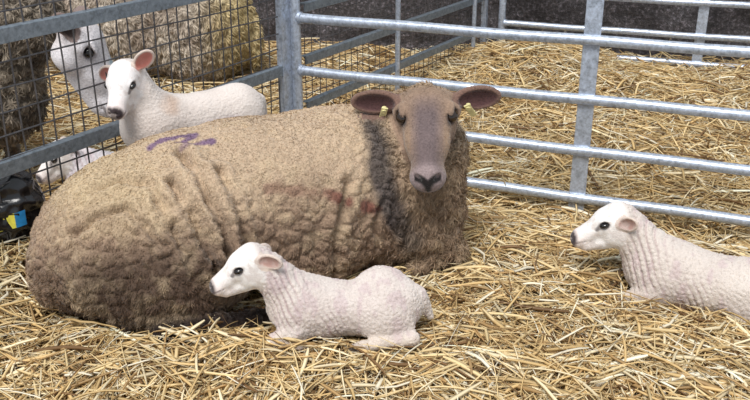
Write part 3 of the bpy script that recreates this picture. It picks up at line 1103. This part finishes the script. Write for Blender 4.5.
def c4(X, N):
    q, m, f = wf_masks(X)
    n1 = fbm(X, 9, 95, 3)
    b, s2 = worley(X, 30, 96)
    c = np.repeat(lin(150, 138, 122)[None], len(X), 0)
    c = mixc(c, lin(58, 50, 46), np.clip(.35 + .7 * n1, 0, 1) * .8)
    c = mixc(c, lin(60, 52, 48), smooth(.5, .28, X[:, 2]) * .4)
    fc = np.repeat(lin(232, 228, 232)[None], len(X), 0)
    fc = mixc(fc, lin(150, 130, 120), smooth(.22, .02, q[:, 0]) * .6)
    fc = mixc(fc, lin(110, 84, 74), m['ear'] * .8)
    fc = mixc(fc, lin(40, 30, 28), m['inear'])
    fc = mixc(fc, lin(90, 80, 84), m['nose']); fc = mixc(fc, lin(90, 74, 74), m['mouth'] * .7)
    fc = mixc(fc, lin(176, 166, 168), smooth(.1, .6, m['eye']))
    fc = mixc(fc, lin(96, 160, 176), smooth(.10, .04, np.abs(q[:, 0] - .55 + .3 * q[:, 1])) * smooth(.03, .08, q[:, 2] + .02 * n1) * smooth(.12, .06, np.abs(q[:, 1] - .02)) * .6)
    return c * (1 - f[:, None]) + fc * f[:, None]


def f4(X, N):
    q, m, f = wf_masks(X)
    wt = (1 - f) * smooth(.2, .3, X[:, 2]) + .01
    return wt, .022 * (1 - f) + .004, 60000, np.array([[-.3, 0, -.8]]), .0018, .4, .3


build_animal('ewe', 'white-faced ewe with dark curly fleece standing behind the wire mesh', WF_LOC, WF_RZ, wf, .006,
             c4, lambda X, N: simple_disp(24, .022, 60)(X, N) * (1 - np.clip(wf_masks(X)[2] * 1.3, 0, 1)), M_EYE, (wO, wR, wS, inf4), f4, mat=M_FLEECE, eye_k=.78)

tC = (lin(226, 220, 224), lin(200, 192, 200), lin(190, 176, 160))
lying_lamb('lamb', 'white lamb resting low behind the wire mesh under the white-faced ewe', (-.89, 2.93, .15), math.radians(196),
           (.20, .0, .215), (.75, .3, -.5), (.5, 0, .86), .155,
           [(1, (-.5, .75, -.3), (.5, .8, .0), .36, .11), (-1, (-.6, -.7, .0), (.6, -.8, .0), .36, .11)], tC, seed=9, count=9000, h=.004)


# ------------------------------------------------------------------ hurdles
def p3(base, d, a, z, n=None, off=0.0):
    v = np.array([base[0] + d[0] * a, base[1] + d[1] * a, z])
    if n is not None: v = v + np.array([n[0] * off, n[1] * off, 0])
    return v


UPV = np.array([0, 0, 1.0])


def rail_hurdle(name, label, base, d, a0, a1, zs, bars, r=.020, ends=(True, True), bar_w=.03, foot=-.05, top=.98, n=None, off=0.0):
    mid = p3(base, d, (a0 + a1) / 2, 0)
    root = empty(name, tuple(mid), 0)
    L = lambda v: v - mid
    tag(root, label, 'hurdle')
    for k, z in enumerate(zs):
        mb = MB()
        xs = np.linspace(a0, a1, 24)
        pts = [L(p3(base, d, a, z - .004 * math.sin((a - a0) / (a1 - a0) * math.pi) + .0015 * math.sin(9 * a + k), n, off)) for a in xs]
        mb.tube(pts, r, 16)
        mb.build('rail', M_GALV, root)
    d3 = np.array([d[0], d[1], 0]); n3 = np.array([-d[1], d[0], 0])
    for e, a in zip(ends, (a0, a1)):
        if not e: continue
        mb = MB()
        b0 = L(p3(base, d, a, foot, n, off)); t0 = L(p3(base, d, a, top, n, off))
        mb.tube([b0, (b0 + t0) / 2, t0], .022, 16)
        # welded collars where the rails meet the post
        for z in zs:
            c = L(p3(base, d, a + (.024 if a == a0 else -.024), z, n, off))
            mb.tube([c - d3 * .006, c + d3 * .006], r * 1.22, 16)
        mb.build('post', M_GALV, root)
    for a in bars:
        mb = MB()
        c = L(p3(base, d, a, (foot + top) / 2, n, off)) + n3 * (r * .35)
        mb.box(c, [d3, n3, UPV], (bar_w, .005, (top - foot) / 2), .002)
        mb.build('upright_bar', M_GALV, root)
    return root


ZR = [.104, .293, .49, .707, .91]
rail_hurdle('hurdle', 'galvanised tube rail hurdle standing between the ewe and the straw pen', P0, D2, .03, 2.44, ZR, [1.215])

# back hurdle in front of the wall
B0 = np.array([.785, 5.35])
dB = np.array([1.33, -.50]); dB /= np.linalg.norm(dB)
rail_hurdle('hurdle', 'galvanised rail hurdle standing along the dark wall', B0, dB, .0, 2.44, [.19, .352, .54, .73, .9], [1.16], r=.019, bar_w=.028, foot=.02)


def mesh_hurdle(name, label, base, d, a0, a1, rails, zwire, pitch_v, post_a, rail_h=.021, foot=-.03, top=1.12, wire_r=.0026, post_shift=0.0, thin=0.0, uprights=(), posts_w=.03, bright=None):
    mid = p3(base, d, (a0 + a1) / 2, 0)
    root = empty(name, tuple(mid), 0)
    tag(root, label, 'hurdle')
    L = lambda v: v - mid
    d3 = np.array([d[0], d[1], 0]); n3 = np.array([-d[1], d[0], 0])
    rnd = random.Random(3)
    for z in rails:
        mb = MB()
        c = L(p3(base, d, (a0 + a1) / 2, z)) - n3 * .012
        # rolled angle section: upright flange and top lip
        mb.box(c, [n3, UPV, d3], (.003, rail_h, (a1 - a0) / 2), .0015)
        mb.box(c + UPV * (rail_h - .002) + n3 * .012, [n3, UPV, d3], (.013, .003, (a1 - a0) / 2), .0015)
        mb.build('rail', M_GALV_DULL, root)
    for a in post_a:
        mb = MB()
        c = L(p3(base, d, a, (foot + top) / 2))
        mb.box(c - n3 * .016, [d3, n3, UPV], (posts_w, .003, (top - foot) / 2), .0015)
        mb.box(c + d3 * (posts_w - .004), [d3, n3, UPV], (.004, .016, (top - foot) / 2), .0015)
        mb.box(c - d3 * (posts_w - .004), [d3, n3, UPV], (.004, .012, (top - foot) / 2), .0015)
        mb.build('post', M_GALV, root)
    for a in uprights:
        mb = MB()
        b0 = L(p3(base, d, a, foot)) - n3 * .02; t0 = L(p3(base, d, a, top)) - n3 * .02
        mb.tube([b0, (b0 + t0) / 2, t0], .013, 12)
        mb.build('upright_bar', M_GALV, root)
    mb = MB()
    zz = np.arange(zwire[0], zwire[1], zwire[2])
    for z in zz:
        xs = np.linspace(a0, a1, 40)
        w = .003 * (rnd.random() - .5); ph = rnd.random() * 6
        pts = [L(p3(base, d, a, z + w + .0035 * math.sin(a * 5 + ph))) + n3 * (.004 + .004 * math.sin(a * 3 + ph)) for a in xs]
        mb.tube(pts, wire_r, 6)
    a = a0 + pitch_v / 2
    while a < a1:
        w = .006 * (rnd.random() - .5); ph = rnd.random() * 6
        pts = [L(p3(base, d, a + w + .004 * math.sin(z * 7 + ph), z)) + n3 * (.009 + .003 * math.sin(z * 4 + ph)) for z in np.linspace(zwire[0] - .02, zwire[1], 16)]
        mb.tube(pts, wire_r, 6)
        a += pitch_v
    mb.build('wire_mesh', M_WIRE, root)
    return root


LF = -2.1
mesh_hurdle('hurdle', 'wire mesh hurdle with flat bars in front of the white-faced ewe', P0, D1, LF, -.035, [.50, .864], (.11, 1.12, .068), .057, [-.045])
mesh_hurdle('hurdle', 'wire mesh hurdle from the corner post back to the dark wall', P0, D1, .10, 2.12, [.31, .51, .73, .95], (.08, 1.05, .055), .055, [2.10], top=1.05,
            rail_h=.018, wire_r=.002, uprights=(.92, 1.9), posts_w=.016)

# ------------------------------------------------------------------ black bag behind the mesh
def bag():
    c0 = np.array([-1.15, 2.36, .27])
    root = empty('plastic_bag', (c0[0], c0[1], .24))
    tag(root, 'crumpled black plastic bag with yellow and blue print behind the wire mesh', 'bag')
    P = [ell((0, 0, .09), (.15, .11, .10), .05), ell((.06, -.02, .15), (.09, .07, .08), .05), ell((-.06, .03, .16), (.07, .06, .09), .05)]
    V, Q = surface(P, .006)
    N = vnormals(V, Q)
    cr = 1 - np.abs(vnoise(V, 18, 7)) * 2
    cr2 = 1 - np.abs(vnoise(V, 36, 9)) * 2
    V = V + N * (.014 * cr + .007 * cr2)[:, None]
    mesh_np('sack', V, [Q], M_BAG, root)
    # printed label as a thin curved panel lying on the bag
    for nm, mt, u0, u1 in (('label_print', M_YELLOW, -.05, .01), ('label_print', M_BLUE, .01, .035)):
        us = np.linspace(u0, u1, 8) + .11; vs_ = np.linspace(.06, .105, 8)
        pts = []
        for u in us:
            for v in vs_:
                y = -.118 + .35 * (u - .05) + .004 * math.sin(u * 90)
                pts.append((u, y, v + .2 * u))
        pts = np.array(pts); back = pts + np.array([0, .003, 0])
        idx = np.arange(64).reshape(8, 8)
        F = np.stack([idx[:-1, :-1], idx[1:, :-1], idx[1:, 1:], idx[:-1, 1:]], -1).reshape(-1, 4)
        o = mesh_np(nm, np.concatenate([pts, back]), [np.concatenate([F, F[:, ::-1] + 64])], mt, root)
        o['label'] = 'yellow print' if mt is M_YELLOW else 'blue print'


bag()


# ------------------------------------------------------------------ straw
def straws(name, n, sampler, lmin, lmax, rad, lift, tilt, seed, pal, label, avoid=.0):
    rng = np.random.default_rng(seed)
    xy = sampler(rng, n)
    n = len(xy)
    L = rng.uniform(lmin, lmax, n) * rng.uniform(.6, 1.1, n)
    th = rng.uniform(0, 2 * math.pi, n)
    ti = rng.normal(0, tilt, n)
    K = 6
    t = np.linspace(-.5, .5, K)
    bend = rng.normal(0, .16, n); kink = rng.uniform(-.4, .4, n); ka = rng.normal(0, .6, n) * (rng.random(n) < .3)
    # heading changes along the stem
    ang = th[:, None] + bend[:, None] * t[None] + ka[:, None] * (t[None] > kink[:, None])
    step = L[:, None] / (K - 1)
    dx = np.cos(ang) * step; dy = np.sin(ang) * step
    x = np.cumsum(dx, 1); y = np.cumsum(dy, 1)
    x = x - x.mean(1)[:, None] + xy[:, :1]; y = y - y.mean(1)[:, None] + xy[:, 1:2]
    g = ground_z(x, y)
    h0 = rng.random(n) ** 1.6 * lift
    zc = .55 * g + .45 * g.mean(1)[:, None]
    arch = rng.normal(0, .05, n)[:, None] * (.25 - t[None] ** 2) * L[:, None] * 4
    z = zc + h0[:, None] + (t[None] * L[:, None]) * np.sin(ti)[:, None] + arch
    z = np.maximum(z, g - .01)
    P = np.stack([x, y, z], -1)
    # keep clear of the animals and never run through the wall
    bad = inside_any(P.reshape(-1, 3), avoid).reshape(n, K).any(1)
    wq = (x - WA[0]) * wn[0] + (y - WA[1]) * wn[1]
    bad |= (wq > -.06).any(1)
    P = P[~bad]; n = len(P)
    r = rad * (.45 + 1.5 * rng.random(n) ** 2.2)
    T = np.gradient(P, axis=1); T /= np.linalg.norm(T, axis=2)[..., None]
    A = np.cross(T, UPV); A /= np.linalg.norm(A, axis=2)[..., None] + 1e-9
    Bv = np.cross(A, T)
    roll = rng.uniform(0, math.pi, n)[:, None, None]
    A2 = A * np.cos(roll) + Bv * np.sin(roll); B2 = -A * np.sin(roll) + Bv * np.cos(roll)
    flat = rng.uniform(.12, .6, n)[:, None, None]
    w_ = (r[:, None] * np.array([.55, .95, 1, 1, .95, .5])[None])[..., None]
    ring = np.stack([P + A2 * w_, P + B2 * w_ * flat, P - A2 * w_, P - B2 * w_ * flat], 2)
    V = ring.reshape(-1, 3)
    b = (np.arange(n) * K * 4)[:, None, None, None]
    kk = (np.arange(K - 1) * 4)[None, :, None, None]
    s4 = np.array([[0, 1, 5, 4], [1, 2, 6, 5], [2, 3, 7, 6], [3, 0, 4, 7]])[None, None]
    F = (b + kk + s4).reshape(-1, 4)
    pal = np.array(pal)
    ci = rng.choice(len(pal), n, p=[.30, .27, .16, .12, .09, .06])
    col = pal[ci] * rng.uniform(.72, 1.15, n)[:, None]
    C = np.repeat(np.clip(col, 0, .95), K * 4, 0)
    o = mesh_np(name, V, [F], M_STRAW, None, C)
    tag(o, label, 'straw', None, 'stuff')
    return o


PAL = [lin(226, 201, 152), lin(210, 179, 126), lin(238, 221, 184), lin(178, 145, 99), lin(246, 236, 212), lin(124, 94, 62)]


def sample_near(rng, n):
    y = rng.uniform(1.25, 3.9, n * 3) ; x = rng.uniform(-1.5, 1.9, n * 3)
    q = (x - P0[0]) * N2[0] + (y - P0[1]) * N2[1]; f = (x - P0[0]) * N1[0] + (y - P0[1]) * N1[1]
    ok = (q < 0.0) & (f < .02) & (np.abs(x) < .52 * y + .15)
    w = np.clip(2.6 / y, .2, 1.6) / 1.6
    ok &= rng.random(len(x)) < w
    return np.stack([x, y], 1)[ok][:n]


def sample_rear(rng, n):
    y = rng.uniform(2.5, 6.2, n * 4); x = rng.uniform(-.6, 2.9, n * 4)
    q = (x - P0[0]) * N2[0] + (y - P0[1]) * N2[1]; f = (x - P0[0]) * N1[0] + (y - P0[1]) * N1[1]
    ok = (q > 0.0) & (f < .02) & (np.abs(x) < .5 * y + .15) & (q < 2.75)
    return np.stack([x, y], 1)[ok][:n]


def sample_side(rng, n):
    y = rng.uniform(1.6, 6.4, n * 4); x = rng.uniform(-3.2, .8, n * 4)
    f = (x - P0[0]) * N1[0] + (y - P0[1]) * N1[1]
    ok = (f > .02) & (np.abs(x) < .5 * y + .2)
    return np.stack([x, y], 1)[ok][:n]


straws('straw_bedding', 26000, sample_near, .05, .24, .0034, .035, .13, 21, PAL, 'golden straw bedding under the big ewe and the lambs')
straws('straw_bedding', 24000, sample_rear, .08, .30, .0036, .06, .20, 22, PAL, 'deep golden straw heaped behind the rail hurdle')
straws('straw_bedding', 13000, sample_side, .08, .28, .0034, .03, .12, 23, PAL, 'straw bedding behind the wire mesh hurdles')
straws('straw_bedding', 420, sample_rear, .16, .34, .0026, .05, .75, 24, PAL, 'pale loose stalks sticking up out of the heaped straw')
